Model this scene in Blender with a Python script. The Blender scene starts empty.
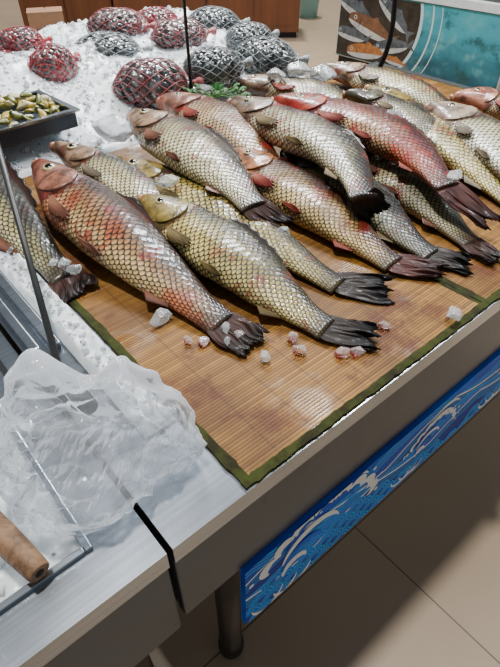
import bpy, bmesh, math, random
from mathutils import Vector, Matrix, noise as mn
random.seed(7)
C = bpy.context.scene.collection
PI = math.pi
# ------------------------------------------------------------------ camera
PITCH = math.radians(42); F = 520.0; CAMZ = 1.30; TZ = 0.80
cam = bpy.data.cameras.new('camera'); co = bpy.data.objects.new('camera', cam); C.objects.link(co)
co.location = (0, 0, CAMZ); co.rotation_euler = (PI/2 - PITCH, 0, 0)
cam.sensor_fit = 'VERTICAL'; cam.sensor_height = 24; cam.sensor_width = 18; cam.lens = 24*F/667
cam.clip_start = 0.02
bpy.context.scene.camera = co
cp, sp = math.cos(PITCH), math.sin(PITCH)
def P(px, py, z):
    dx = (px-250)/F; dy = -(py-333.5)/F
    d = Vector((dx, cp+dy*sp, -sp+dy*cp)); t = (z-CAMZ)/d.z
    return Vector((d.x*t, d.y*t, z))
def Q(px, py, Y):
    dx = (px-250)/F; dy = -(py-333.5)/F
    d = Vector((dx, cp+dy*sp, -sp+dy*cp)); t = Y/d.y
    return Vector((d.x*t, Y, CAMZ+d.z*t))
def depth(p): return p.y*cp + (CAMZ-p.z)*sp
TA = math.radians(40.5)
O = Vector((0, 0.303, 0))
ux = Vector((math.cos(TA), math.sin(TA), 0)); vx = Vector((-math.sin(TA), math.cos(TA), 0))
def W(u, v, z): return O + ux*u + vx*v + Vector((0, 0, z))
def toUV(p):
    d = p - O
    return d.dot(ux), d.dot(vx)
def sstep(a, b, x):
    t = max(0, min(1, (x-a)/(b-a))); return t*t*(3-2*t)
# ------------------------------------------------------------------ object helpers
def empty(name, loc, label, cat, group=None, rz=0):
    o = bpy.data.objects.new(name, None); C.objects.link(o); o.empty_display_size = .05
    o.location = loc; o.rotation_euler = (0, 0, rz)
    o['label'] = label; o['category'] = cat
    if group: o['group'] = group
    return o
def tag(o, label=None, cat=None, group=None, kind=None):
    if label: o['label'] = label
    if cat: o['category'] = cat
    if group: o['group'] = group
    if kind: o['kind'] = kind
    return o
def dup(root, loc, rz, scale, label):
    r = root.copy(); C.objects.link(r); r.location = loc; r.rotation_euler = (0, 0, rz); r.scale = scale
    r['label'] = label
    for ch in list(root.children):
        c = ch.copy(); C.objects.link(c); c.parent = r
        for g in list(ch.children):
            d = g.copy(); C.objects.link(d); d.parent = c
    return r
class MB:
    def __init__(s): s.v = []; s.f = []; s.uv = []; s.mi = []
    def add(s, vs, fs, uvs=None, mi=0):
        b = len(s.v); s.v += [Vector(x) for x in vs]; s.uv += (uvs if uvs else [(0, 0)]*len(vs))
        for f in fs: s.f.append([i+b for i in f]); s.mi.append(mi)
    def box(s, a, b, mi=0):
        x0, y0, z0 = a; x1, y1, z1 = b
        s.add([(x0,y0,z0),(x1,y0,z0),(x1,y1,z0),(x0,y1,z0),(x0,y0,z1),(x1,y0,z1),(x1,y1,z1),(x0,y1,z1)],
              [(0,3,2,1),(4,5,6,7),(0,1,5,4),(1,2,6,5),(2,3,7,6),(3,0,4,7)], mi=mi)
    def tube(s, pts, rad, n=8, mi=0, flat=1.0):
        pts = [Vector(p) for p in pts]; m = len(pts)
        if not isinstance(rad, (list, tuple)): rad = [rad]*m
        vs = []; prev = None
        for i, p in enumerate(pts):
            t = (pts[min(i+1, m-1)] - pts[max(i-1, 0)]).normalized()
            a = Vector((0, 0, 1)) if abs(t.z) < .9 else Vector((1, 0, 0))
            if prev is not None: a = prev
            x = (a - t*a.dot(t)).normalized(); y = t.cross(x); prev = x
            for k in range(n):
                an = 2*PI*k/n; vs.append(p + x*math.cos(an)*rad[i]*flat + y*math.sin(an)*rad[i])
        fs = []
        for i in range(m-1):
            for k in range(n):
                fs.append((i*n+k, i*n+(k+1) % n, (i+1)*n+(k+1) % n, (i+1)*n+k))
        fs.append(tuple(range(n-1, -1, -1))); fs.append(tuple((m-1)*n+k for k in range(n)))
        s.add(vs, fs, mi=mi)
    def lathe(s, prof, n=24, c=(0, 0, 0), mi=0):
        vs = []; fs = []; c = Vector(c)
        for r, z in prof:
            for k in range(n):
                a = 2*PI*k/n; vs.append(c + Vector((r*math.cos(a), r*math.sin(a), z)))
        for i in range(len(prof)-1):
            for k in range(n): fs.append((i*n+k, i*n+(k+1) % n, (i+1)*n+(k+1) % n, (i+1)*n+k))
        s.add(vs, fs, mi=mi)
    def build(s, name, mats, parent=None, smooth=True, recalc=True, bevel=0, world=False):
        off = parent_loc(parent) if (world and parent) else Vector((0, 0, 0))
        me = bpy.data.meshes.new(name)
        me.from_pydata([tuple(x-off) for x in s.v], [], s.f)
        if not isinstance(mats, (list, tuple)): mats = [mats]
        for m in mats: me.materials.append(m)
        for p, k in zip(me.polygons, s.mi): p.material_index = k; p.use_smooth = smooth
        uvl = me.uv_layers.new(name='UVMap')
        for l in me.loops: uvl.data[l.index].uv = s.uv[l.vertex_index]
        if recalc:
            bm = bmesh.new(); bm.from_mesh(me); bmesh.ops.recalc_face_normals(bm, faces=bm.faces); bm.to_mesh(me); bm.free()
        me.update()
        o = bpy.data.objects.new(name, me); C.objects.link(o)
        if parent: o.parent = parent
        if bevel:
            md = o.modifiers.new('bevel', 'BEVEL'); md.width = bevel; md.segments = 2; md.limit_method = 'ANGLE'
        return o
def parent_loc(p):
    while p.parent: p = p.parent
    return Vector(p.location)
_ico = {}
def ico(sub):
    if sub not in _ico:
        bm = bmesh.new(); bmesh.ops.create_icosphere(bm, subdivisions=sub, radius=1)
        bm.verts.ensure_lookup_table()
        _ico[sub] = ([v.co.copy() for v in bm.verts], [[v.index for v in f.verts] for f in bm.faces]); bm.free()
    return _ico[sub]
def hull(seed, n=16):
    r = random.Random(seed); bm = bmesh.new()
    for i in range(n):
        v = Vector((r.gauss(0, 1), r.gauss(0, 1), r.gauss(0, 1))).normalized()
        bm.verts.new((v.x*r.uniform(.8, 1.1), v.y*r.uniform(.6, .95), v.z*r.uniform(.55, .8)))
    res = bmesh.ops.convex_hull(bm, input=bm.verts)
    bmesh.ops.delete(bm, geom=[g for g in res['geom_interior'] if isinstance(g, bmesh.types.BMVert)], context='VERTS')
    bm.verts.ensure_lookup_table(); bm.verts.index_update()
    out = ([v.co.copy() for v in bm.verts], [[v.index for v in f.verts] for f in bm.faces]); bm.free(); return out
HULLS = [hull(100+i, 12) for i in range(14)]
def rotm(r): return Matrix.Rotation(r.uniform(0, 6.28), 3, 'X') @ Matrix.Rotation(r.uniform(0, 6.28), 3, 'Y') @ Matrix.Rotation(r.uniform(0, 6.28), 3, 'Z')
# ------------------------------------------------------------------ materials
class G:
    def __init__(s, name):
        s.m = bpy.data.materials.new(name); s.m.use_nodes = True; s.t = s.m.node_tree
        s.b = s.t.nodes['Principled BSDF']; s.out = s.t.nodes['Material Output']
    def node(s, t, **k):
        n = s.t.nodes.new(t)
        for a, b in k.items(): setattr(n, a, b)
        return n
    def put(s, sock, x):
        if isinstance(x, bpy.types.NodeSocket): s.t.links.new(x, sock)
        else:
            if isinstance(x, tuple) and len(x) == 3 and sock.type == 'RGBA': x = x+(1,)
            sock.default_value = x
    def math(s, op, a, b=0.0, c=None):
        n = s.node('ShaderNodeMath', operation=op); s.put(n.inputs[0], a); s.put(n.inputs[1], b)
        if c is not None: s.put(n.inputs[2], c)
        return n.outputs[0]
    def mix(s, f, a, b, blend='MIX'):
        n = s.node('ShaderNodeMix', data_type='RGBA', blend_type=blend)
        s.put(n.inputs[0], f); s.put(n.inputs[6], a); s.put(n.inputs[7], b); return n.outputs[2]
    def ss(s, x, lo, hi, a=0.0, b=1.0):
        n = s.node('ShaderNodeMapRange', interpolation_type='SMOOTHSTEP')
        s.put(n.inputs[0], x); n.inputs[1].default_value = lo; n.inputs[2].default_value = hi
        n.inputs[3].default_value = a; n.inputs[4].default_value = b; return n.outputs[0]
    def coord(s, k='Object'): return s.node('ShaderNodeTexCoord').outputs[k]
    def noise(s, vec, scale, detail=3, w=0.0, rough=.5):
        n = s.node('ShaderNodeTexNoise', noise_dimensions='4D'); s.put(n.inputs['Vector'], vec)
        n.inputs['Scale'].default_value = scale; n.inputs['Detail'].default_value = detail
        n.inputs['W'].default_value = w; n.inputs['Roughness'].default_value = rough; return n.outputs['Fac']
    def scale(s, vec, sc):
        n = s.node('ShaderNodeMapping'); s.put(n.inputs[0], vec); n.inputs[3].default_value = sc; return n.outputs[0]
    def sep(s, vec):
        n = s.node('ShaderNodeSeparateXYZ'); s.put(n.inputs[0], vec); return n.outputs
    def bump(s, h, strength=.5, dist=.002):
        n = s.node('ShaderNodeBump'); n.inputs['Strength'].default_value = strength; n.inputs['Distance'].default_value = dist
        s.put(n.inputs['Height'], h); s.t.links.new(n.outputs[0], s.b.inputs['Normal']); return n.outputs[0]
    def set(s, **k):
        for a, x in k.items(): s.put(s.b.inputs[a.replace('_', ' ')], x)
        return s
def simple(name, col, rough=.5, metal=0.0, var=.25, sc=20, bump=0, coat=0, dist=.002):
    g = G(name); n = g.noise(g.coord(), sc, 4)
    dark = tuple(c*(1-var) for c in col); lite = tuple(min(1, c*(1+var)) for c in col)
    g.set(Base_Color=g.mix(n, dark, lite), Roughness=rough, Metallic=metal)
    if coat: g.set(Coat_Weight=coat, Coat_Roughness=.1)
    if bump: g.bump(n, bump, dist)
    return g.m
def steel_mat(name, col=(.30, .31, .32), rough=.24, metal=1.0, streak=.5):
    g = G(name); c = g.coord()
    a = g.noise(g.scale(c, (4, 260, 260)), 1, 3); b = g.noise(c, 5, 4, 2.0, .5); sc = g.noise(g.scale(c, (60, 6, 30)), 1, 5, 6.0, .7)
    k = g.math('ADD', g.math('MULTIPLY', a, streak), g.math('MULTIPLY', b, 1-streak))
    g.set(Base_Color=g.mix(g.ss(k, .35, .65), tuple(x*.80 for x in col), tuple(min(1, x*1.14) for x in col)), Metallic=metal,
          Roughness=g.math('ADD', g.math('MULTIPLY', b, .16), g.math('ADD', rough-.08, g.math('MULTIPLY', g.ss(sc, .58, .72), .12))))
    g.bump(a, .03*streak*2, .001); return g.m
STEEL = steel_mat('brushed_steel', (.40, .44, .49)); STEEL_D = steel_mat('worn_steel', (.066, .082, .106), .36, .4, .1)
LEGM = simple('leg_steel', (.055, .045, .038), .45, .4, .4, 12)
BLACKM = simple('black_metal', (.012, .012, .013), .4, .3)
GAPBLK = simple('gap_black', (.02, .02, .02), .6)
def ice_mat(name, col, trans=.35, rough=.22, tint=None, sss=0):
    g = G(name); c = g.coord(); n = g.noise(c, 60, 5, 1.0, .65); n2 = g.noise(c, 9, 3, 4.0)
    base = g.mix(n2, tuple(x*.95 for x in col), col)
    if tint: base = g.mix(g.ss(g.noise(c, 35, 2, 7.0), .38, .6), base, tint)
    g.set(Base_Color=base, Roughness=rough, Transmission_Weight=trans, IOR=1.31)
    if sss:
        g.set(Subsurface_Weight=sss, Subsurface_Scale=.03); g.b.inputs['Subsurface Radius'].default_value = (.7, .9, 1)
    g.bump(n, .3, .005); return g.m
ICE = ice_mat('crushed_ice', (.90, .965, 1.0), .0, .10, None, .55)
ICEC = ice_mat('clear_ice', (.96, .99, 1.0), .74, .03)
ICEP = ice_mat('pink_ice', (.96, .84, .83), .75, .06, (.62, .07, .055))
def fish_mat(name, back, flank, belly, head, blood=.0, seed=0., N=37, M=11.0, bloodcol=(.17, .005, .004), edge=.96, thr=.50):
    g = G(name); uv = g.sep(g.coord('UV')); oc = g.coord()
    nz = g.noise(oc, 14, 3, seed); t = uv[0]; v = uv[1]
    nn = g.math('MULTIPLY', g.math('SUBTRACT', nz, .5), .5)
    irr = g.math('MULTIPLY', g.math('SUBTRACT', g.noise(oc, 45, 2, seed+30), .5), .35)
    a = g.math('ADD', g.math('ADD', g.math('MULTIPLY', t, N), irr), g.math('MULTIPLY', nn, 1.4)); b = g.math('ADD', g.math('ADD', g.math('MULTIPLY', v, M), irr), g.math('MULTIPLY', nn, .9))
    p = g.math('FRACT', g.math('ADD', a, b)); q = g.math('FRACT', g.math('ADD', g.math('SUBTRACT', a, b), 100.0))
    r = g.math('POWER', g.math('ADD', g.math('POWER', p, 2.4), g.math('POWER', q, 2.4)), 1/2.4)
    ed = g.ss(r, .68, .99); ba = g.ss(r, .60, .1)
    fine = g.noise(oc, 120, 3, seed+3)
    col = g.mix(g.ss(g.math('ADD', v, nn), .20, .46), belly, flank)
    col = g.mix(g.ss(g.math('ADD', v, nn), .46, .70), col, back)
    col = g.mix(g.ss(g.noise(oc, 8, 3, seed+5), .44, .70), col, g.mix(.6, col, (.010, .009, .005)))
    col = g.mix(1.0, col, (.84, .84, .84), 'MULTIPLY')
    br = g.math('SUBTRACT', 1.42, g.math('ADD', g.math('MULTIPLY', ed, 1.42*edge), g.math('MULTIPLY', ba, .9)))
    br = g.math('MULTIPLY', br, g.math('ADD', .45, g.math('MULTIPLY', fine, .9)))
    br = g.math('MAXIMUM', br, .02)
    comb = g.node('ShaderNodeCombineColor'); [g.t.links.new(br, comb.inputs[i]) for i in range(3)]
    scol = g.mix(1.0, col, comb.outputs[0], 'MULTIPLY')
    vv = g.math('SUBTRACT', v, .48); hb = g.math('ADD', t, g.math('MULTIPLY', g.math('MULTIPLY', vv, vv), .30))
    hm = g.ss(hb, .272, .255)
    hcol = g.mix(g.ss(g.noise(oc, 30, 4, seed+1), .40, .60), head, tuple(x*.28 for x in head))
    hcol = g.mix(g.ss(v, .55, .85), hcol, back)
    gl = g.math('MULTIPLY', g.ss(hb, .245, .268), g.ss(hb, .295, .27))
    c2 = g.mix(hm, scol, hcol); c2 = g.mix(g.math('MULTIPLY', gl, .85), c2, (.05, .006, .004))
    c2 = g.mix(g.math('MULTIPLY', g.ss(t, .88, 1.0), .85), c2, (.012, .006, .005))
    bl = g.noise(oc, 9, 5, seed+9, .7)
    bf = g.math('MULTIPLY', g.ss(bl, thr, thr+.08), blood)
    c2 = g.mix(g.math('MULTIPLY', bf, .8), c2, g.mix(1.0, c2, (.85, .20, .12), 'MULTIPLY'))
    c2 = g.mix(g.math('MULTIPLY', g.ss(g.noise(oc, 20, 5, seed+13, .75), .55, .61), blood), c2, g.mix(.2, bloodcol, c2))
    g.set(Base_Color=c2, Roughness=g.math('ADD', .32, g.math('MULTIPLY', g.noise(oc, 60, 3, seed+17), .2)), Specular_IOR_Level=.3, Coat_Weight=.45, Coat_Roughness=.07)
    h = g.math('MULTIPLY', g.math('MULTIPLY', r, r), g.math('MULTIPLY', g.math('SUBTRACT', 1.0, hm), .5))
    h = g.math('ADD', h, g.math('MULTIPLY', fine, .35))
    h = g.math('ADD', h, g.math('MULTIPLY', g.noise(oc, 30, 3, seed+21), 1.0))
    n_ = g.bump(h, .6, .003); g.t.links.new(n_, g.b.inputs['Coat Normal']); return g.m
def fin_mat(name, dark, lite):
    g = G(name); uv = g.sep(g.coord('UV')); oc = g.coord()
    w = g.math('SINE', g.math('MULTIPLY', uv[0], 2*PI*20)); k = g.math('ADD', g.math('MULTIPLY', w, .12), .5)
    n = g.noise(oc, 30, 3); f = g.math('MULTIPLY', k, g.math('ADD', .3, n))
    col = g.mix(f, dark, lite); col = g.mix(g.ss(uv[1], .35, .85), col, dark)
    g.set(Base_Color=col, Roughness=.55, Specular_IOR_Level=.15, Coat_Weight=.08, Coat_Roughness=.1); g.bump(g.math('ADD', g.math('MULTIPLY', k, .3), n), .3, .003); return g.m
FINS = {'dark': fin_mat('dark_fin', (.005, .004, .004), (.045, .028, .02)),
        'red': fin_mat('red_fin', (.018, .004, .003), (.115, .024, .016)),
        'brown': fin_mat('brown_fin', (.010, .004, .003), (.08, .026, .016)),
        'grey': fin_mat('grey_fin', (.016, .012, .010), (.11, .07, .045))}
SIDEFIN = {'dark': fin_mat('olive_side_fin', (.08, .055, .02), (.34, .24, .09)),
           'red': fin_mat('red_side_fin', (.13, .015, .01), (.46, .12, .07)),
           'brown': fin_mat('brown_side_fin', (.08, .028, .015), (.36, .15, .085)),
           'grey': fin_mat('grey_side_fin', (.10, .075, .05), (.38, .29, .2))}
EYEW = simple('eye_gold', (.55, .44, .22), .15, 0, .3, 200, coat=.6); EYEB = simple('eye_black', (.004, .004, .004), .05, 0, .1)
LIP = simple('lip_skin', (.40, .18, .11), .35, 0, .3, 80, coat=.3)
def gill_mat(name, head, seed):
    g = G(name); oc = g.coord(); n = g.noise(oc, 32, 4, seed, .6)
    uv = g.sep(g.coord('UV'))
    col = g.mix(g.ss(n, .40, .60), tuple(min(1, x*1.05) for x in head), tuple(x*.30 for x in head))
    col = g.mix(g.ss(uv[1], .84, 1.0), col, tuple(x*.12 for x in head))
    g.set(Base_Color=col, Roughness=.32, Specular_IOR_Level=.3, Coat_Weight=.4, Coat_Roughness=.07); n_ = g.bump(n, .5, .005); g.t.links.new(n_, g.b.inputs['Coat Normal']); return g.m
# ------------------------------------------------------------------ fish
def hermite(xs, ys, x):
    n = len(xs)
    if x <= xs[0]: return ys[0]
    if x >= xs[-1]: return ys[-1]
    i = max(k for k in range(n-1) if xs[k] <= x)
    def sl(k):
        a = max(0, k-1); b = min(n-1, k+1); return (ys[b]-ys[a])*(1/(xs[b]-xs[a]))
    h = xs[i+1]-xs[i]; t = (x-xs[i])/h
    return ys[i]*(2*t**3-3*t*t+1) + sl(i)*(h*(t**3-2*t*t+t)) + ys[i+1]*(-2*t**3+3*t*t) + sl(i+1)*(h*(t**3-t*t))
PT = [0, .02, .05, .09, .14, .20, .27, .35, .45, .55, .65, .75, .84, .92, 1.0]
PHD = [.13, .24, .36, .52, .69, .84, .96, 1.0, 1.0, .96, .87, .74, .58, .44, .40]
PHV = [.15, .27, .40, .54, .69, .83, .95, 1.0, 1.0, .96, .85, .70, .53, .42, .40]
PW = [.36, .54, .68, .80, .90, .97, .97, .98, 1.0, .95, .84, .66, .48, .32, .2]
MATZ = TZ + .006
HS = .79
class Fish:
    def __init__(s, label, pix, tail, H, mats, fin='brown', dors=1, roll=.12, lift=(0, 0), wr=.50, taper=1, group='carp laid out on the mats and ice', fins=('dorsal', 'pectoral', 'pelvic', 'anal'), tailspan=.52):
        H = H*HS
        mat, gmat = mats; s.H = H; s.dors = dors; s.roll = roll; s.hw = H*wr/2
        n = len(pix); s.sd = pix[0][0]*.37+pix[0][1]*.11
        pl = [P(x, y, MATZ + lift[0] + (lift[1]-lift[0])*i/(n-1) + s.hw*.8) for i, (x, y) in enumerate(pix)]
        pl = [Vector((p.x, p.y, 0)) for p in pl]
        ds = [0]
        for i in range(1, n): ds.append(ds[-1]+(pl[i]-pl[i-1]).length)
        s.L = ds[-1]; s.ds = ds; s.pl = pl; s.lift = lift
        base = s.xy(.5); base.z = MATZ
        s.root = empty('carp', base, label, 'fish', group)
        L = s.L
        # body
        m = MB(); NR, NS = 80, 36; vs = []; uvs = []; fs = []
        for i in range(NR+1):
            t = (i/NR)**1.15
            for k in range(NS):
                th = 2*PI*k/NS; vs.append(s.S(t, th)); uvs.append((t, 1-th/PI if th <= PI else (th-PI)/PI))
        for i in range(NR):
            for k in range(NS): fs.append((i*NS+k, i*NS+(k+1) % NS, (i+1)*NS+(k+1) % NS, (i+1)*NS+k))
        c0 = len(vs); T0, D0, W0 = s.fr(0); vs.append(s.c(0)-T0*.004); uvs.append((0, .5)); vs.append(s.c(1)); uvs.append((1, .5))
        for k in range(NS):
            fs.append((c0, (k+1) % NS, k)); fs.append((c0+1, NR*NS+k, NR*NS+(k+1) % NS))
        m.add(vs, fs, uvs); m.build('body', mat, s.root, world=True)
        # gill cover
        m = MB(); a, b = 12, 14; vs = []; uvs = []; fs = []
        for j in range(b+1):
            th = PI*(.22+.62*j/b); e = (2*j/b-1)
            tr = .266-.09*e*e; tf = .172+.0*e*e
            for i in range(a+1):
                q = i/a; off = .0006+.0030*math.sin(q*PI*.62)*(1-abs(e)**4) if i < a else -.002
                vs.append(s.S(tf+(tr-tf)*min(1, q*1.05), th, off)); uvs.append((j/b, q))
        for j in range(b):
            for i in range(a): fs.append((j*(a+1)+i, j*(a+1)+i+1, (j+1)*(a+1)+i+1, (j+1)*(a+1)+i))
        m.add(vs, fs, uvs); m.build('gill_cover', gmat, s.root, world=True)
        # eye + pupil
        et, eth = .128, PI*.50
        ec = s.S(et, eth, .0); T, D, Wd = s.fr(et); nrm = (s.S(et, eth, .011)-s.S(et, eth, .001)).normalized()
        er = .0115*L/.55; vs0, f0 = ico(3)
        ax = (T-nrm*T.dot(nrm)).normalized(); ay = nrm.cross(ax)
        m = MB(); m.add([ec+ax*v.x*er+ay*v.y*er+nrm*v.z*er*.34 for v in vs0], f0); eye = m.build('eye', EYEW, s.root, world=True)
        pc = ec+nrm*er*.19; m = MB(); m.add([pc+ax*v.x*er*.66+ay*v.y*er*.66+nrm*v.z*er*.24 for v in vs0], f0); m.build('pupil', EYEB, eye, world=True)
        # mouth
        T, D, Wd = s.fr(0); c = s.c(0); m = MB(); rh = s.H*.5*.14; rw = s.hw*.34
        vs = []; fs = []; A, B = 24, 8; rr = .0045*L/.5
        for i in range(A):
            an = 2*PI*i/A; rd = (D*math.cos(an)*rh + Wd*math.sin(an)*rw); rn = rd.normalized()
            for k in range(B):
                bn = 2*PI*k/B; vs.append(c - T*.003 + rd + rn*math.cos(bn)*rr + T*math.sin(bn)*rr*1.3)
        for i in range(A):
            for k in range(B): fs.append((i*B+k, i*B+(k+1) % B, ((i+1) % A)*B+(k+1) % B, ((i+1) % A)*B+k))
        m.add(vs, fs); m.build('mouth', LIP, s.root, world=True)
        fm = FINS[fin]; sm = SIDEFIN[fin]
        # tail
        T, D, Wd = s.fr(1.0); c = s.c(.985); te = P(tail[0], tail[1], MATZ+lift[1]*.5+.004)
        dv = te-c; LT = dv.length; dirT = dv.normalized(); dh = (D-dirT*D.dot(dirT)).normalized(); nz = dirT.cross(dh)
        if nz.z < 0: nz = -nz
        sp_ = .105*L*tailspan; hp = s.H*.5*.38; rs = random.Random(int(pix[0][0]*7+pix[0][1])); ph = rs.uniform(0, 6)
        sk = rs.uniform(-.45, .45)
        def tf(i, j):
            e = 2*i-1
            rg = .14*mn.noise(Vector((e*2.0+ph, 1, 2)))+.10*mn.noise(Vector((e*6+ph, 5, 2)))+.06*mn.noise(Vector((e*18+ph, 5, 2)))
            ln = LT*(.88+.10*math.exp(-((abs(e)-.7)/.3)**2)+rg)
            spread = j**.7*(1-.2*j)
            wd = e*(hp*(1-j**.8)+sp_*1.18*spread) + sk*sp_*j*j + .35*sp_*mn.noise(Vector((e*2.0+ph, j*2, 9)))*j
            fold = .010*mn.noise(Vector((e*2.0+ph, j*1.5, 3)))+.003*mn.noise(Vector((e*7+ph, j*2, 3)))
            return c + dirT*(ln*j) + dh*wd + nz*(abs(fold)*1.4*j + .003*(1-j))
        s.fin('tail_fin', tf, fm, 60, 12)
        if 'dorsal' in fins:
            def df(i, j):
                t = .36+.36*i; hgt = (.045*(1-i)**.7+.014)*L*min(1, i*9+.25)
                Tt, Dd, Ww = s.fr(t); return s.S(t, .10, -.003) + (Dd*.75+Tt*.9+Ww*.2)*hgt*j*.7*(1+.15*math.sin(i*40+ph)*j)
            s.fin('dorsal_fin', df, fm, 30, 6)
        if 'pectoral' in fins:
            def pf(i, j):
                e = 2*i-1; return s.S(.27+j*(.15-.05*e*e-.035*e+.01*math.sin(i*30+ph)), PI*(.72+e*(.02+.06*j)+.06*j), .002+.007*j*(1-.5*j))
            s.fin('pectoral_fin', pf, sm, 22, 8)
        if 'pelvic' in fins:
            def vf(i, j):
                e = 2*i-1; t = .50+j*(.11-.04*e*e)
                return s.S(t, PI*(.86+e*(.015+.04*j)), .0012+.003*j)
            s.fin('pelvic_fin', vf, sm, 14, 7)
        if 'anal' in fins:
            def af(i, j):
                t = .76+.085*i; Tt, Dd, Ww = s.fr(t); return s.S(t, PI-.1, -.003) + (Tt*1.1-Dd*.6)*(.06*(1-.6*i))*L*j*.7
            s.fin('anal_fin', af, sm, 14, 6)
    def xy(s, t): return hermite(s.ds, s.pl, t*s.L)
    def prof(s, t): return hermite(PT, PHD, t)*s.H/2, hermite(PT, PHV, t)*s.H/2*.94, hermite(PT, PW, t)*s.hw
    def c(s, t):
        p = s.xy(t); hd, hv, w = s.prof(t); r = abs(s.roll)
        p = p.copy(); p.z = MATZ + s.lift[0]+(s.lift[1]-s.lift[0])*t + math.hypot(w*math.cos(r), (hd+hv)/2*math.sin(r))*.98 + .75*s.hw*max(0, 1-t/.25)**1.3
        return p
    def fr(s, t):
        e = .03; a = s.c(max(0, t-e)); b = s.c(min(1, t+e)); T = (b-a).normalized()
        S = Vector((0, 0, 1)).cross(T).normalized(); U = T.cross(S)
        D = S*s.dors*math.cos(s.roll)+U*math.sin(s.roll); Wd = U*math.cos(s.roll)-S*s.dors*math.sin(s.roll)
        return T, D, Wd
    def S(s, t, th, off=0):
        hd, hv, w = s.prof(t); T, D, Wd = s.fr(t); cs, sn = math.cos(th), math.sin(th)
        h = hd if cs > 0 else hv
        k = 1+.13*mn.noise(Vector((t*6+s.sd, cs*1.2, sn*1.2)))+.06*mn.noise(Vector((t*16+s.sd, cs*2.5, sn*2.5)))
        y = math.copysign(abs(cs)**1.0, cs)*h*(.5+.5*k); z = math.copysign(abs(sn)**.80, sn)*w*k
        p = s.c(t) + D*y + Wd*z
        if off: p = p + (D*cs/max(h, .004) + Wd*sn/max(w, .004)).normalized()*off
        return p
    def fin(s, name, fn, mat, nu, nv):
        m = MB(); vs = []; uvs = []; fs = []; th = .0009
        for i in range(nu+1):
            for j in range(nv+1): vs.append(fn(i/nu, j/nv)); uvs.append((i/nu, j/nv))
        base = len(vs); up = []
        for i in range(nu+1):
            for j in range(nv+1):
                k = i*(nv+1)+j
                a = vs[min(i+1, nu)*(nv+1)+j]-vs[max(i-1, 0)*(nv+1)+j]; b = vs[i*(nv+1)+min(j+1, nv)]-vs[i*(nv+1)+max(j-1, 0)]
                n = a.cross(b); n = n.normalized() if n.length > 1e-9 else Vector((0, 0, 1)); up.append(vs[k]+n*th*2)
        w = nv+1
        for i in range(nu):
            for j in range(nv):
                q = (i*w+j, i*w+j+1, (i+1)*w+j+1, (i+1)*w+j); fs.append(q[::-1]); fs.append(tuple(x+base for x in q))
        loop = [j for j in range(w)] + [i*w+nv for i in range(1, nu+1)] + [nu*w+j for j in range(nv-1, -1, -1)] + [i*w for i in range(nu-1, 0, -1)]
        for a, b in zip(loop, loop[1:]+loop[:1]): fs.append((a, b, b+base, a+base))
        m.add(vs+up, fs, uvs+uvs); m.build(name, mat, s.root, world=True)
def FM(key, back, flank, belly, head, blood, seed, **k):
    return (fish_mat('carp_skin_'+key, back, flank, belly, head, blood, seed, **k), gill_mat('gill_skin_'+key, head, seed))
Mred = FM('russet', (.050, .018, .006), (.40, .20, .07), (.72, .50, .22), (.32, .12, .07), .95, 1.0, thr=.52)
Mol = FM('olive', (.040, .032, .005), (.54, .40, .08), (.92, .76, .30), (.30, .21, .045), .8, 2.0, thr=.60)
Msil = FM('silver', (.045, .038, .016), (.54, .45, .22), (.88, .78, .48), (.32, .19, .11), .85, 3.3, thr=.59)
Mgrey = FM('grey', (.018, .016, .009), (.36, .31, .15), (.72, .63, .38), (.20, .12, .07), .85, 4.1, thr=.59)
Mgold = FM('greygold', (.022, .019, .009), (.38, .32, .14), (.74, .64, .36), (.20, .13, .07), .12, 12.3, thr=.60)
Mdark = FM('dark', (.008, .008, .006), (.17, .15, .08), (.46, .41, .24), (.08, .07, .04), .4, 5.7, thr=.57)
Mpink = FM('pink', (.14, .04, .015), (.54, .30, .12), (.84, .60, .33), (.54, .22, .14), .95, 6.2, bloodcol=(.30, .012, .008), thr=.52)
Mblood = FM('blood', (.10, .010, .005), (.46, .15, .06), (.76, .44, .20), (.42, .06, .035), 1.0, 7.9, bloodcol=(.26, .007, .005), thr=.45)
Mpale = FM('pale', (.09, .08, .045), (.64, .58, .36), (.90, .85, .62), (.42, .31, .22), .6, 8.8, thr=.60)
Morange = FM('orange', (.11, .038, .008), (.58, .33, .09), (.84, .60, .25), (.42, .15, .05), .9, 9.5, thr=.53)
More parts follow.
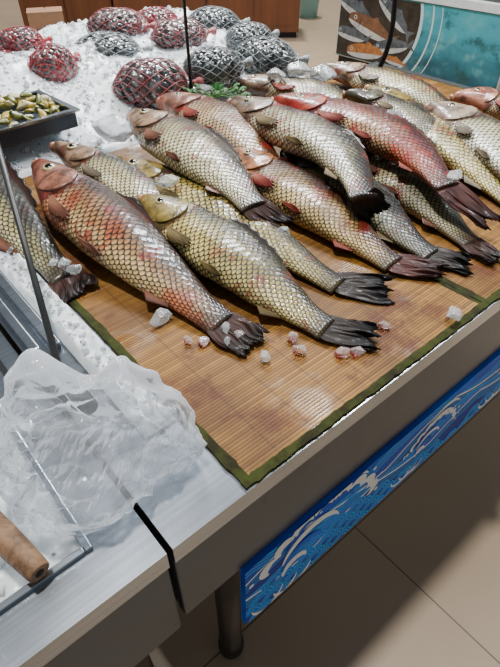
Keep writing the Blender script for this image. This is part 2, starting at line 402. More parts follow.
fish = [
 ('silver grey carp cut by the left photo edge, left of the large russet carp', [(-75,130),(-35,172),(5,212),(38,246),(62,270)], (86,293), .15, Mgold, 'brown', 1, .12, (0, 0)),
 ('large russet bloodstained carp, longest in the front left, beside the ice strip', [(40,172),(75,203),(112,235),(152,265),(192,294),(222,315)], (256,349), .158, Mred, 'brown', 1, .12, (.018, 0)),
 ('greenish silver carp mostly hidden behind the head of the large russet carp', [(56,151),(92,167),(132,190),(172,216),(205,243)], (228,262), .12, Msil, 'grey', 1, .1, (.02, 0)),
 ('olive yellow carp with ragged black tail, nearest the front edge of the mat', [(144,206),(180,227),(222,253),(264,282),(300,305),(328,321)], (378,342), .142, Mol, 'dark', 1, .15, (.015, 0)),
 ('dark headed olive grey carp lying directly behind the black tailed olive yellow carp', [(112,167),(160,187),(215,213),(265,239),(308,262),(340,278)], (392,287), .135, Mol, 'dark', 1, .1, (0, 0)),
 ('silver carp lying across the pile, snout beside the big ice lump', [(133,123),(168,140),(202,160),(232,180),(254,197)], (284,230), .162, Msil, 'brown', 1, .1, (.035, .05)),
 ('pinkish carp with pale pink head, just behind the silver carp beside the ice lump', [(162,107),(195,115),(230,131),(258,150),(280,163)], (310,175), .165, Mpink, 'red', 1, .1, (.02, .03)),
 ('orange red carp whose head is hidden and red tail lies by the mat seam', [(232,160),(275,184),(318,210),(360,236),(396,256)], (444,275), .15, Morange, 'red', 1, .1, (0, 0)),
 ('dark grey curved carp whose tail bends down over the orange red carp', [(232,109),(262,120),(298,135),(330,150),(352,168),(365,188)], (378,216), .155, Mgrey, 'dark', 1, .12, (.04, .07)),
 ('blood red carp lying on top across the right half of the pile', [(274,108),(318,117),(366,130),(412,151),(450,178)], (494,226), .158, Mblood, 'red', 1, .12, (.06, .06)),
 ('dark scaled carp beneath the curved grey carp, dark tail beside the red tail', [(285,158),(330,183),(372,210),(408,234),(434,248)], (472,264), .135, Mdark, 'dark', 1, .1, (0, 0)),
 ('dark grey carp beneath the blood red carp, tail pointing at the mat edge', [(335,150),(375,171),(415,195),(452,221),(474,236)], (498,264), .135, Mgrey, 'brown', 1, .1, (0, 0)),
 ('greenish silver carp behind the blood red carp, tail beyond the right photo edge', [(368,94),(412,120),(455,150),(495,180),(525,203)], (560,230), .145, Mol, 'grey', 1, .1, (.01, 0)),
 ('pale silver carp at the right photo edge, in front of its pink headed neighbour', [(428,114),(468,132),(505,158),(540,185),(570,208)], (600,235), .165, Mpale, 'grey', 1, .12, (.02, .01)),
 ('greenish silver carp farthest back in the pile, below the teal display case', [(322,73),(360,79),(400,90),(440,104),(470,116)], (500,130), .15, Msil, 'grey', 1, .1, (.0, 0)),
 ('grey carp with reddish snout, behind the curved dark grey carp', [(232,90),(270,90),(310,96),(350,108),(380,120)], (405,132), .15, Mgrey, 'red', 1, .1, (.0, 0)),
 ('dark brown carp peeking out behind the back of the blood red carp', [(345,98),(375,105),(405,117),(435,134),(460,150)], (480,165), .11, Mdark, 'dark', 1, .1, (.05, .02)),
 ('pink headed silver carp farthest right, cut by the photo edge', [(452,103),(490,107),(530,118),(570,135),(600,150)], (640,170), .15, Mpink, 'red', 1, .1, (.02, .0)),
]
for lb, pix, tl, H, mt, fn, dr, rl, lf in fish:
    Fish(lb, pix, tl, H, mt, fn, dr, rl, lf)
# ------------------------------------------------------------------ steel counter
ctr = empty('fish_counter', W(0, 0, 0), 'stainless steel fish counter with blue wave panel, under the mats and ice', 'counter', rz=TA)
U0, U1, UB, VB, V1 = -.10, 1.40, 1.10, .97, 1.72
m = MB(); m.box((U0, 0, TZ-.03), (U1, VB, TZ)); m.box((U0, VB, TZ-.03), (UB, V1, TZ)); m.build('tabletop', STEEL, ctr, smooth=False)
m = MB(); m.box((U0, .003, TZ-.18), (U1, .02, TZ-.028)); m.build('front_apron', STEEL_D, ctr, smooth=False, bevel=.003)
m = MB(); m.box((U0+.002, .02, TZ-.18), (U0+.02, V1-.02, TZ-.028)); m.build('side_apron', STEEL_D, ctr, smooth=False)
m = MB(); m.box((U1-.02, .02, TZ-.18), (U1-.002, VB-.02, TZ-.028)); m.build('side_apron', STEEL_D, ctr, smooth=False)
m = MB(); m.box((U0, V1-.02, TZ-.18), (UB, V1-.003, TZ-.028)); m.build('back_apron', STEEL_D, ctr, smooth=False)
for a, b in ((.03, .10), (1.3, .10), (.03, 1.62), (1.02, 1.62), (1.3, .88)):
    m = MB(); m.lathe([(.0, .0), (.028, 0), (.028, .03), (.024, .035), (.024, TZ-.03), (0, TZ-.03)], 20, (a, b, 0)); m.build('leg', LEGM, ctr)
m = MB(); m.box((U0+.004, .34, TZ), (U0+.018, 1.0, TZ+.018)); m.build('edge_rail', STEEL, ctr, smooth=False, bevel=.002)
m = MB(); m.box((U0+.030, .34, TZ), (U0+.046, 1.0, TZ+.012)); m.build('edge_rail', STEEL, ctr, smooth=False, bevel=.002)
# printed wave panel (print is part of the panel mesh)
gp = G('wave_blue'); nb = gp.noise(gp.coord(), 6, 4)
gp.set(Base_Color=gp.mix(gp.ss(nb, .35, .65), (.0, .075, .58), (.001, .16, .86)), Roughness=.55, Specular_IOR_Level=.15)
def pr_mat(n, c): 
    m_ = simple(n, c, .55, 0, .1); m_.node_tree.nodes['Principled BSDF'].inputs['Specular IOR Level'].default_value = .15; return m_
WHITE = pr_mat('print_white', (.84, .91, .97)); CYAN = pr_mat('print_cyan', (.02, .42, 1.0)); NAVY = pr_mat('print_navy', (.0, .035, .38))
m = MB(); m.box((-.012, -.004, .44), (U1-.01, .006, TZ-.18), mi=3); YY = -.0043; lay = [0]
ZB, ZT = .4405, TZ-.1805
def ribbon(pts, ws, mi):
    lay[0] += 1; y = YY-.000003*lay[0]; vs = []; fs = []; n = len(pts)
    for i, (x, z) in enumerate(pts):
        a = pts[max(0, i-1)]; b = pts[min(n-1, i+1)]; tx, tz = b[0]-a[0], b[1]-a[1]; l = math.hypot(tx, tz) or 1; nx, nz_ = -tz/l, tx/l
        w = ws[i] if isinstance(ws, list) else ws
        for s_ in (-1, 1):
            vs.append((min(max(x+nx*w/2*s_, -.0118), U1-.0105), y, min(max(z+nz_*w/2*s_, ZB), ZT)))
    for i in range(n-1): fs.append((i*2, i*2+1, i*2+3, i*2+2))
    m.add(vs, fs, mi=mi)
def fill(pts, mi):
    lay[0] += 1; y = YY-.000003*lay[0]; vs = []; fs = []; n = len(pts)
    for x, z in pts: vs += [(x, y, ZB), (x, y, min(max(z, ZB), ZT))]
    for i in range(n-1): fs.append((i*2, i*2+1, i*2+3, i*2+2))
    m.add(vs, fs, mi=mi)
def arc(cx, cz, r, a0, a1, w, mi, n=16, taper=True):
    ribbon([(cx+r*math.cos(a0+(a1-a0)*i/n), cz+r*math.sin(a0+(a1-a0)*i/n)) for i in range(n+1)], [w*(math.sin(PI*(i/n)*.9+.12) if taper else 1) for i in range(n+1)], mi)
rw = random.Random(5); XS = [min(-.0118+U1*i/240, U1-.0105) for i in range(241)]
for k in range(4):                       # broad layered swells, back to front
    ph = k*1.7; per = .40-.03*k; zb = .600-.028*k; A = .030-.003*k
    def f(x):
        q = ((x/per+ph) % 1.0); return zb + A*(1.6*abs(q-.5)*2-.6) - A*.4*math.sin(2*PI*q)
    pts = [(x, f(x)) for x in XS]
    fill(pts, (3, 2, 3, 2)[k])
    ribbon(pts, .0045, 0 if k % 2 else 1)
    for j in range(1, 4): ribbon([(x, z-.0085*j) for x, z in pts], .0028, 1)
for row in range(4):                     # scallop rows along the bottom
    zz = .512-.024*row
    for i in range(32):
        x = -.005+i*.046+(.023 if row % 2 else 0)
        if zz > .490+.03*math.sin(x*8+.5): continue
        arc(x, zz, .0125, 0, PI, .025, 3, 10, False)
        for q, mi in ((.0235, 1), (.017, 1), (.0105, 1)): arc(x, zz, q, 0, PI, .0030, mi, 12, False)
for cx, sc in ((.085, 1.7), (.40, .95), (.70, 1.1), (.98, .95), (1.22, 1.1)):      # curling white foam crests, the largest at the left end
    for j in range(6): arc(cx+.010*j*sc, .505+.006*j*sc, (.014+.0115*j)*sc, .15+.12*j, 3.3-.2*j, .0100*sc, (0, 3, 0, 3, 0, 0)[j], 24)
    for j in range(3): arc(cx-.045*sc+.022*j*sc, .482-.004*j, (.032-.004*j)*sc, 3.3, 6.1, .0065*sc, 0, 14)
    for j in range(8):
        a = .2+2.4*j/7; arc(cx+.03*sc+.068*sc*math.cos(a), .52+.055*sc*math.sin(a), .0095*sc, a-1.7, a+1.7, .0115*sc, 0, 12)
    for j in range(10):
        a = rw.uniform(-.1, 2.9); r_ = rw.uniform(.07, .095)*sc; q = rw.uniform(.002, .005)
        arc(cx+.03*sc+r_*math.cos(a), .52+.75*r_*math.sin(a), q/2, 0, 2*PI, q, 0, 10, False)
m.build('wave_panel', [WHITE, CYAN, NAVY, gp.m], ctr, smooth=False, recalc=False)
# left counter with ice basin
lc = empty('ice_basin_counter', W(0, 0, 0), 'stainless steel counter with sunken ice basin, left of the narrow gap', 'counter', rz=TA)
LU1, LU0, LV1 = -.107, -.95, 1.0
m = MB(); m.box((LU0, 0, TZ-.03), (LU1, .056, TZ)); m.box((LU1-.054, .056, TZ-.03), (LU1, LV1, TZ)); m.box((LU0, LV1-.05, TZ-.03), (LU1-.054, LV1, TZ)); m.box((LU0, .056, TZ-.03), (LU0+.05, LV1-.05, TZ))
m.build('rim', STEEL, lc, smooth=False)
m = MB(); m.box((LU0+.05, .056, TZ-.10), (LU1-.054, LV1-.05, TZ-.085)); m.box((LU1-.056, .056, TZ-.09), (LU1-.054, LV1-.05, TZ-.028)); m.box((LU0+.05, .056, TZ-.09), (LU1-.056, .058, TZ-.028)); m.build('basin', STEEL_D, lc, smooth=False)
m = MB(); m.box((LU1-.060, .050, TZ-.002), (LU1-.052, LV1-.05, TZ+.006)); m.box((LU0+.05, .050, TZ-.002), (LU1-.060, .058, TZ+.006)); m.build('raised_lip', STEEL, lc, smooth=False, bevel=.0015)
m = MB(); m.box((LU1-.030, .30, TZ-.002), (LU1-.022, LV1-.05, TZ+.0006)); m.build('drain_slot', BLACKM, lc, smooth=False)
m = MB(); m.box((LU0, .003, TZ-.20), (LU1, .02, TZ-.028)); m.build('front_apron', STEEL_D, lc, smooth=False, bevel=.003)
m = MB(); m.box((LU1-.018, .02, TZ-.20), (LU1-.002, LV1, TZ-.028)); m.build('side_apron', STEEL_D, lc, smooth=False)
for a, b in ((-.16, .10), (-.88, .10), (-.16, .9), (-.88, .9)):
    m = MB(); m.lathe([(0, 0), (.024, 0), (.022, .03), (.022, TZ-.10), (0, TZ-.10)], 18, (a, b, 0)); m.build('leg', LEGM, lc)
# ------------------------------------------------------------------ bamboo mats
gm = G('bamboo_slats'); c = gm.coord(); xyz = gm.sep(c); SL = .0046
idx = gm.math('FLOOR', gm.math('DIVIDE', xyz[1], SL))
wn = gm.node('ShaderNodeTexWhiteNoise', noise_dimensions='1D'); gm.t.links.new(idx, wn.inputs['W'])
st = gm.noise(gm.scale(c, (4, 90, 1)), 1, 4); big = gm.noise(c, 5, 4, 3.0, .6)
k1 = gm.math('ADD', gm.math('MULTIPLY', wn.outputs['Value'], .5), gm.math('MULTIPLY', st, .5))
col = gm.mix(k1, (.115, .042, .005), (.42, .205, .038))
col = gm.mix(gm.math('MULTIPLY', gm.ss(big, .44, .62), .6), col, (.070, .025, .005))
bld = gm.noise(c, 9, 5, 8.0, .7); col = gm.mix(gm.math('MULTIPLY', gm.ss(bld, .52, .62), .65), col, (.085, .012, .004))
fr_ = gm.math('FRACT', gm.math('DIVIDE', xyz[1], SL)); gap = gm.ss(gm.math('ABSOLUTE', gm.math('SUBTRACT', fr_, .5)), .30, .5)
col = gm.mix(gm.math('MULTIPLY', gap, .65), col, (.018, .007, .002))
th = gm.math('FRACT', gm.math('MULTIPLY', xyz[0], 18.0)); tl = gm.ss(gm.math('ABSOLUTE', gm.math('SUBTRACT', th, .5)), .45, .49)
col = gm.mix(gm.math('MULTIPLY', tl, .35), col, (.05, .018, .006))
wet = gm.ss(gm.noise(c, 6, 4, 11.0, .6), .50, .62)
gm.set(Base_Color=col, Roughness=gm.math('SUBTRACT', .5, gm.math('MULTIPLY', wet, .32)), Specular_IOR_Level=gm.math('ADD', .18, gm.math('MULTIPLY', wet, .3)))
gm.bump(wn.outputs['Value'], .05, .001); BAMBOO = gm.m
gc = G('green_cloth'); cc = gc.coord(); ng = gc.noise(cc, 26, 5, 1.0, .7); ng2 = gc.noise(cc, 120, 3, 4.0)
gcol = gc.mix(gc.ss(ng, .4, .62), (.044, .054, .007), (.018, .014, .004)); gc.set(Base_Color=gc.mix(gc.math('MULTIPLY', ng2, .5), gcol, (.012, .013, .003)), Roughness=.8, Specular_IOR_Level=.15); gc.bump(ng2, .5, .001); CLOTH = gc.m
def mat_thing(u0, u1, v0, v1, label, z):
    r = empty('bamboo_mat', W(u0, v0, z), label, 'mat', rz=TA); w, d = u1-u0, v1-v0
    m = MB(); n = int(d/SL)
    for i in range(n):
        y = i*SL; h = .0030; h0 = .0027
        m.add([(0, y, 0), (w, y, 0), (w, y, h0), (0, y, h0), (w, y+SL*.3, h), (0, y+SL*.3, h), (w, y+SL*.7, h), (0, y+SL*.7, h), (w, y+SL, h0), (0, y+SL, h0), (w, y+SL, 0), (0, y+SL, 0)],
              [(0, 1, 2, 3), (3, 2, 4, 5), (5, 4, 6, 7), (7, 6, 8, 9), (9, 8, 10, 11)])
    m.build('slat_sheet', BAMBOO, r, smooth=False, recalc=False)
    m = MB(); b = .0095
    def strip(x0, y0, x1, y1):
        n = 140; vs = []; fs = []; lng = abs(x1-x0) > abs(y1-y0)
        for i in range(n+1):
            for k, q in enumerate((0, .03, .5, .97, 1)):
                zz = (0, .0032, .0035, .0034, .0015)[k]; j = .0022*mn.noise(Vector((i*.25, k*.8+x0*9, y0*7)))+.0016*mn.noise(Vector((i*1.1, k*2, x0*5)))
                p = (x0+(x1-x0)*i/n, y0+(y1-y0)*q+j, zz) if lng else (x0+(x1-x0)*q+j, y0+(y1-y0)*i/n, zz)
                vs.append(p)
        for i in range(n):
            for k in range(4): fs.append((i*5+k, i*5+k+1, (i+1)*5+k+1, (i+1)*5+k))
        m.add(vs, fs)
    strip(-.003, -.002, w+.003, b); strip(-.003, d-b, w+.003, d+.003); strip(-.003, 0, b, d); strip(w-b*.7, 0, w+.002, d)
    m.build('cloth_border', CLOTH, r, smooth=False, recalc=True); return r
mat_thing(.0, .475, .004, .93, 'brown bamboo mat with green cloth border, at the near corner of the counter', TZ+.0005)
mat_thing(.48, 1.36, .004, .93, 'brown bamboo mat under the right half of the fish pile', TZ+.0005)
# ------------------------------------------------------------------ ice
def ice_h(u, v):
    b = .012+.055*sstep(.90, 1.10, v)+.045*sstep(1.1, 1.4, v)
    b *= sstep(1.08, .98, u)*.85+.15
    b *= sstep(1.72, 1.62, v)*.8+.2
    n = mn.noise(Vector((u*7, v*7, 1)))*.024 + mn.noise(Vector((u*22, v*22, 3)))*.009 + mn.noise(Vector((u*60, v*60, 5)))*.0025
    return max(.002, b + n*(.2+.8*sstep(.93, 1.1, v)))
def ice_field(name, label, u0, u1, v0, v1, hf, zb, nu, nv, nsh, srange, seed, edge=True, nclear=0, crange=(.006, .014)):
    m = MB(); vs = []; fs = []; r = random.Random(seed)
    for i in range(nu+1):
        for j in range(nv+1):
            u = u0+(u1-u0)*i/nu; v = v0+(v1-v0)*j/nv; e = min(i, nu-i, j, nv-j)
            jit = 0 if e == 0 else .35
            u += r.uniform(-jit, jit)*(u1-u0)/nu; v += r.uniform(-jit, jit)*(v1-v0)/nv
            h = hf(u, v)*(min(1, e/3) if edge else 1)
            vs.append(W(u, v, zb+h))
    for i in range(nu):
        for j in range(nv): fs.append((i*(nv+1)+j, (i+1)*(nv+1)+j, (i+1)*(nv+1)+j+1, i*(nv+1)+j+1))
    m.add(vs, fs)
    for k in range(nsh+nclear):
        u = r.uniform(u0+.01, u1-.01); v = r.uniform(v0+.01, v1-.01); cl = k >= nsh; s = r.uniform(*(crange if cl else srange))*r.uniform(.5, 1.3); hv, hf_ = r.choice(HULLS); M = rotm(r)
        p = W(u, v, zb+hf(u, v)+s*(.4 if cl else .1)); m.add([p+(M @ x)*s for x in hv], hf_, mi=1 if cl else 0)
    o = m.build(name, [ICE, ICEC], None, smooth=True, recalc=False); tag(o, label, 'ice', kind='stuff')
    for p in o.data.polygons:
        if p.material_index == 1: p.use_smooth = False
    return o
ice_field('crushed_ice', 'white crushed ice heaped across the back of the counter', -.04, 1.085, .88, 1.71, ice_h, TZ+.001, 260, 200, 2800, (.003, .008), 3, True, 750, (.004, .013))
def strip_h(u, v): return max(.002, .014+.01*mn.noise(Vector((u*40, v*30, 2)))+.006*mn.noise(Vector((u*90, v*90, 8))))
ice_field('crushed_ice', 'strip of crushed ice between the bamboo mat and the steel rail', -.05, -.006, .13, .90, strip_h, TZ+.001, 14, 200, 160, (.002, .005), 5, True, 140, (.003, .007))
def basin_h(u, v): return .066+.014*mn.noise(Vector((u*14, v*14, 6)))+.008*mn.noise(Vector((u*50, v*50, 9)))
ice_field('crushed_ice', 'crushed ice filling the sunken basin under the clear bag', -.6, -.1665, .0605, .90, basin_h, TZ-.085, 100, 160, 600, (.003, .007), 6, False, 300, (.004, .008))
# loose ice pieces
def chunk(px, py, s, mat, label, z=TZ+.006, seed=0, fl=1, group='loose ice pieces on the mats', lump=False):
    r = random.Random(seed); M = Matrix.Rotation(r.uniform(0, 6), 3, 'Z')
    hv, hf = hull(500+seed, 26 if lump else 18)
    pts = [M @ Vector((x.x*s, x.y*s, x.z*s*fl)) for x in hv]; zm = min(p.z for p in pts)
    m = MB(); m.add([p-Vector((0, 0, zm)) for p in pts], hf); o = m.build('ice_chunk', mat, None, smooth=False, bevel=s*.12)
    o.location = P(px, py, z+s*.4); o.location.z = z; tag(o, label, 'ice', group)
    return o
spots = [(160,318,.018,ICEC,'clear ice cube on bare mat left of the russet tail'),(188,341,.009,ICEP,'pinkish ice crumb on the mat, left of the one under the russet tail'),(203,341,.012,ICEP,'pink ice piece just left of the russet tail fin'),
 (226,330,.014,ICEC,'clear ice cube resting against the russet tail fin'),(239,337,.012,ICEP,'pink tinged ice cube right beside the russet tail fin'),(228,343,.011,ICEC,'small clear ice piece below the russet tail fin'),
 (265,357,.012,ICEC,'flat clear ice piece alone between the russet and black tails'),(293,338,.011,ICEP,'pink ice piece below the olive carp, upper of a close pair'),(299,350,.012,ICEP,'pink ice piece below the olive carp, lower of a close pair'),
 (343,353,.013,ICEP,'blood pink ice beside the ragged black tail'),(358,352,.012,ICEP,'red ice crumb under the ragged black tail'),(384,326,.010,ICEP,'small ice piece right of the ragged black tail'),
 (453,315,.016,ICEC,'clear ice cube near the front edge by the mat seam'),(75,271,.014,ICEC,'clear ice cube on the tail of the cut off grey carp'),(64,264,.013,ICEC,'clear ice cube left of the large russet carp belly'),(53,262,.010,ICEC,'tiny ice piece by the ice strip and grey carp')]
for i, (x, y, s, mt, lb) in enumerate(spots): chunk(x, y, s, mt, lb, TZ+.004 if i < 13 else TZ+.03, i+1, .9)
LG = 'large ice lumps among the fish heads'
chunk(114, 131, .054, ICEC, 'big clear ice lump at the snout of the silver carp', TZ+.035, 61, .8, LG, True)
chunk(90, 143, .032, ICEC, 'clear ice lump left of the big one at the silver carp snout', TZ+.03, 62, .8, LG, True)
chunk(322, 74, .038, ICEC, 'clear ice lump by the snout of the farthest back carp', TZ+.06, 63, .8, LG, True)
chunk(298, 71, .038, ICEC, 'clear ice lump behind the reddish snouted grey carp', TZ+.06, 64, .8, LG, True)
chunk(276, 76, .030, ICEC, 'small clear ice lump above the head of the reddish snouted carp', TZ+.06, 65, .8, LG, True)
chunk(203, 92, .028, ICEC, 'clear ice lump at the foot of the thin dark rod', TZ+.05, 66, .8, LG, True)
chunk(168, 182, .022, ICEC, 'clear ice piece wedged above the dark headed olive grey carp', TZ+.06, 67, .8, LG, True)
chunk(390, 116, .030, ICEC, 'clear ice lump lying on the blood red carp', TZ+.105, 68, .6, LG, True)
chunk(455, 176, .017, ICEC, 'small clear ice piece near the tail of the blood red carp', TZ+.095, 69, .8, LG, True)
chunk(285, 232, .014, ICEC, 'small clear ice piece at the tail of the silver carp', TZ+.05, 70, .8, LG, True)
# green garnish behind the fish
LEAF = simple('garnish_leaf', (.035, .16, .03), .45, 0, .5, 60); STEMM = simple('garnish_stem', (.10, .24, .06), .5, 0, .2)
gpos = P(214, 98, TZ+.055); gz = empty('garnish_sprig', gpos, 'green leafy garnish sprig on the ice behind the silver and grey carp', 'garnish')
rg = random.Random(8); lf_ = MB(); stm = MB()
for k in range(26):
    a = rg.uniform(0, 6.28); el = rg.uniform(.1, .9); ln = rg.uniform(.025, .06); d = Vector((math.cos(a)*math.cos(el)*1.5, math.sin(a)*math.cos(el)*.7, math.sin(el)*.7)); tip = d*ln
    stm.tube([(0, 0, 0), tuple(tip*.5+Vector((0, 0, .004))), tuple(tip)], [.0012, .001, .0006], 5)
    sd = d.cross(Vector((0, 0, 1))).normalized()*.011; dd_ = d.normalized()*.022; up = Vector((0, 0, .004))
    lf_.add([tip, tip+dd_*.3+sd, tip+dd_*.6+sd*.5+up, tip+dd_*.7+sd*.8, tip+dd_, tip+dd_*.7-sd*.8, tip+dd_*.6-sd*.5+up, tip+dd_*.3-sd], [(0, 1, 2), (2, 3, 4), (4, 5, 6), (6, 7, 0), (0, 2, 4), (0, 4, 6)])
lf_.build('leaves', LEAF, gz, smooth=False, recalc=False); stm.build('stems', STEMM, gz)
# ------------------------------------------------------------------ net bags of shellfish
def shell_mat(name, a, b, cc, lo=.40, hi=.58):
    g = G(name); c = g.coord(); n = g.noise(c, 2.0, 3, 1.5); n2 = g.noise(c, 5, 3, 2.5)
    col = g.mix(g.ss(n2, .50, .64), a, cc); col = g.mix(g.math('MULTIPLY', g.ss(n, lo, hi), .8), col, b); g.set(Base_Color=col, Roughness=.18, Coat_Weight=.8); g.bump(n2, .15, .02); return g.m
SH = {'red': shell_mat('shells_red', (.060, .060, .060), (.22, .03, .035), (.26, .26, .25), .49, .59), 'grey': shell_mat('shells_grey', (.050, .055, .056), (.18, .06, .06), (.26, .27, .26), .54, .64), 'dark': shell_mat('shells_dark', (.028, .034, .037), (.07, .076, .078), (.22, .23, .22))}
NETM = {'red': simple('net_red', (.42, .03, .038), .45), 'grey': simple('net_pink', (.38, .10, .105), .5), 'dark': simple('net_grey', (.26, .28, .28), .5)}
def make_bag(kind, label, seed):
    root = empty('net_bag', (0, 0, 0), label, 'bag of shellfish', 'net bags of shellfish on the ice')
    A, B, D = 1.08, .80, .58; r = random.Random(seed); m = MB(); v0, f0 = ico(2); n = 120
    def lump(x): return 1+.10*mn.noise(Vector((x.x*1.4+seed, x.y*1.4, x.z*1.4)))
    def pinch(q): return 1-.35*max(0, (q-.55)/.45)**1.5
    for i in range(n):
        z = 1-2*(i+.5)/n; a = i*2.39996; q = math.sqrt(1-z*z); nrm = Vector((q*math.cos(a), q*math.sin(a), z)); k = lump(nrm); pq = pinch(nrm.x)
        c = Vector((nrm.x*A*.95, nrm.y*B*.94*pq, nrm.z*D*.92*pq))*k; nn = Vector((nrm.x/A, nrm.y/B, nrm.z/D)).normalized()
        nn = (nn+Vector((r.uniform(-.14, .14), r.uniform(-.14, .14), r.uniform(-.14, .14)))).normalized()
        tx = nn.orthogonal().normalized(); tx = (Matrix.Rotation(r.uniform(0, 6.28), 3, nn) @ tx); ty = nn.cross(tx); s = r.uniform(.15, .20)
        m.add([c+tx*v.x*s+ty*v.y*s*.85+nn*v.z*s*.32 for v in v0], f0)
    m.add([Vector((v.x*A*.95, v.y*B*.94*pinch(v.x), v.z*D*.93*pinch(v.x)))*lump(v) for v in ico(3)[0]], ico(3)[1])
    m.build('shells', SH[kind], root)
    m = MB(); K = 15
    for sg in (1, -1):
        for k in range(K):
            pts = []
            for i in range(25):
                q = -1+2*i/24; th = 2*PI*k/K+sg*q*1.1; rr = math.sqrt(max(.002, 1-q*q*.985)); dr_ = Vector((q, rr*math.cos(th), rr*math.sin(th)))
                w = 1.055*lump(dr_); pq = pinch(q)
                pts.append((q*A*w*.97, rr*math.cos(th)*B*w*pq, rr*math.sin(th)*D*w*pq))
            m.tube(pts, .0115, 4)
    m.build('net', NETM[kind], root)
    m = MB(); m.tube([(1.0, 0, 0), (1.10, 0, .02), (1.18, .01, .05), (1.27, .03, .06), (1.40, .07, .03)], [.20, .10, .05, .11, .17], 10); m.tube([(1.15, 0, .04), (1.20, .01, .05)], [.08, .08], 10)
    m.build('knotted_neck', NETM[kind], root)
    return root
bags = [(54,66,50,'red','red netted shellfish bag standing at the left, right of the tray corner',.95,1.2),(20,42,48,'red','red net bag of shellfish at the far left edge of the ice',.2,.85),(153,86,76,'grey','pink netted bag of grey shellfish nearest the fish heads',.1,1.0),
 (214,68,62,'dark','dark grey shellfish bag just right of the thin dark rod',.4,.95),(266,58,66,'dark','dark grey shellfish bag farthest right on the ice',-.3,.85),(108,50,68,'dark','dark flat shellfish bag half buried behind the nearest bag',0,.7),
 (118,26,60,'grey','pink netted bag at the back, second bag left of the thin dark rod',-.2,.8),(180,35,56,'grey','pink netted bag at the back, directly behind the thin dark rod',.3,.8),(214,24,54,'dark','small dark shellfish bag in the back row by the wooden cabinets',.1,.85),
 (250,38,50,'dark','small dark shellfish bag at the back right corner of the ice',.5,.85),(4,62,36,'red','small red net bag cut by the left photo edge, above the tray',.6,.85),
 (156,21,46,'red','red netted bag farthest back, just left of the thin dark rod',.2,.8)]
proto = {}
for i, (x, y, wpx, kd, lb, rz, zf) in enumerate(bags):
    z = TZ+.10
    for _ in range(3):
        p = P(x, y, z); u, v = toUV(p); s = wpx/2/F*depth(p)*.92
        z = TZ+ice_h(min(max(u, 0), 1.0), min(max(v, .9), 1.6))+s*.18*zf
    sc = (s, s*1.05, s*zf*1.15)
    if kd not in proto:
        o = make_bag(kd, lb, 3+i); proto[kd] = o; o.location = p; o.rotation_euler = (0, 0, rz); o.scale = sc
    else: dup(proto[kd], p, rz, sc, lb)
# ------------------------------------------------------------------ tray of shellfish meat
A_ = P(75, 110, TZ+.095); B_ = P(0, 131, TZ+.095); dr = (A_-B_).normalized(); ang = math.atan2(dr.y, dr.x)
TL, TD, TH = .38, .17, .036
tray = empty('steel_tray', A_+Vector((0, 0, -TH)), 'rectangular steel tray on the ice at the left photo edge', 'tray', rz=ang)
m = MB()
m.box((-TL, 0, 0), (0, TD, .004)); m.box((-TL, 0, .004), (0, .004, TH)); m.box((-TL, TD-.004, .004), (0, TD, TH)); m.box((-TL, .004, .004), (-TL+.004, TD-.004, TH)); m.box((-.004, .004, .004), (0, TD-.004, TH))
m.build('pan', STEEL_D, tray, smooth=False)
m = MB(); m.box((-TL-.008, -.008, TH-.002), (.008, .006, TH+.003)); m.box((-TL-.008, TD-.006, TH-.002), (.008, TD+.008, TH+.003)); m.box((-.006, .006, TH-.002), (.008, TD-.006, TH+.003)); m.box((-TL-.008, .006, TH-.002), (-TL+.006, TD-.006, TH+.003))
m.build('rim', STEEL, tray, smooth=False)
MEAT = [simple('shellfish_yellow', (.50, .36, .06), .3, 0, .4, 60, .4, .4), simple('shellfish_green', (.15, .16, .03), .3, 0, .5, 60, .4, .4), simple('shellfish_cream', (.60, .52, .30), .3, 0, .3, 60, .4, .4)]
mn_ = ('yellow', 'olive green', 'cream'); pr = [None]*3; r = random.Random(11)
for i in range(240):
    k = r.choice((0, 0, 1, 1, 1, 2)); tx = -.016-(TL-.034)*r.random(); ty = .014+(TD-.028)*r.random(); cen = (1-abs(ty/TD-.5)*2)*min(1, -tx/.06)
    loc = tray.location + Matrix.Rotation(ang, 3, 'Z') @ Vector((tx, ty, .024+r.uniform(0, .012)+.032*cen))
    if pr[k] is None:
        m = MB(); v0, f0 = ico(3); vs = []
        for v in v0:
            rad = 1+.10*math.sin(math.atan2(v.y, v.x)*9)*(1-abs(v.z)); vs.append((v.x*.0145*rad, v.y*.0085*rad+.006*v.x*v.x, v.z*.005+.004*v.x*v.y))
        m.add(vs, f0); o = m.build('shellfish', MEAT[k]); pr[k] = o
    else: o = pr[k].copy(); C.objects.link(o)
    o.location = loc; o.rotation_euler = (r.uniform(-.7, .7), r.uniform(-.7, .7), r.uniform(0, 6))
    tag(o, mn_[k]+' shellfish piece heaped in the steel tray', 'shellfish', mn_[k]+' shellfish in the steel tray')
# ------------------------------------------------------------------ rods, tools, carton
b0 = P(192, 97, TZ+.05); m = MB(); m.tube([b0, b0+Vector((-.004, 0, .3)), b0+Vector((-.01, 0, .7))], .0042, 10); m.lathe([(0, -.01), (.010, -.01), (.010, .006), (.004, .010), (0, .010)], 14, b0)
tag(m.build('metal_rod', BLACKM), 'thin dark rod standing upright in the ice', 'rod')
b1 = P(372, 79, TZ+.02); m = MB(); pts = [b1]+[Q(x, y, b1.y) for x, y in ((379, 69), (385, 56), (390, 40), (393, 22), (395, 0), (396, -30), (396, -70))]
m.tube(pts, .0075, 10); m.lathe([(0, 0), (.02, 0), (.02, .006), (.009, .012), (0, .012)], 16, b1)
tag(m.build('curved_pole', BLACKM), 'black curved pole rising in front of the teal display case', 'pole')
TONG = simple('rod_steel', (.06, .06, .06), .45, .5, .5, 30)
e0 = P(60, 372, TZ+.03); e1 = P(-22, 75, TZ+.24)
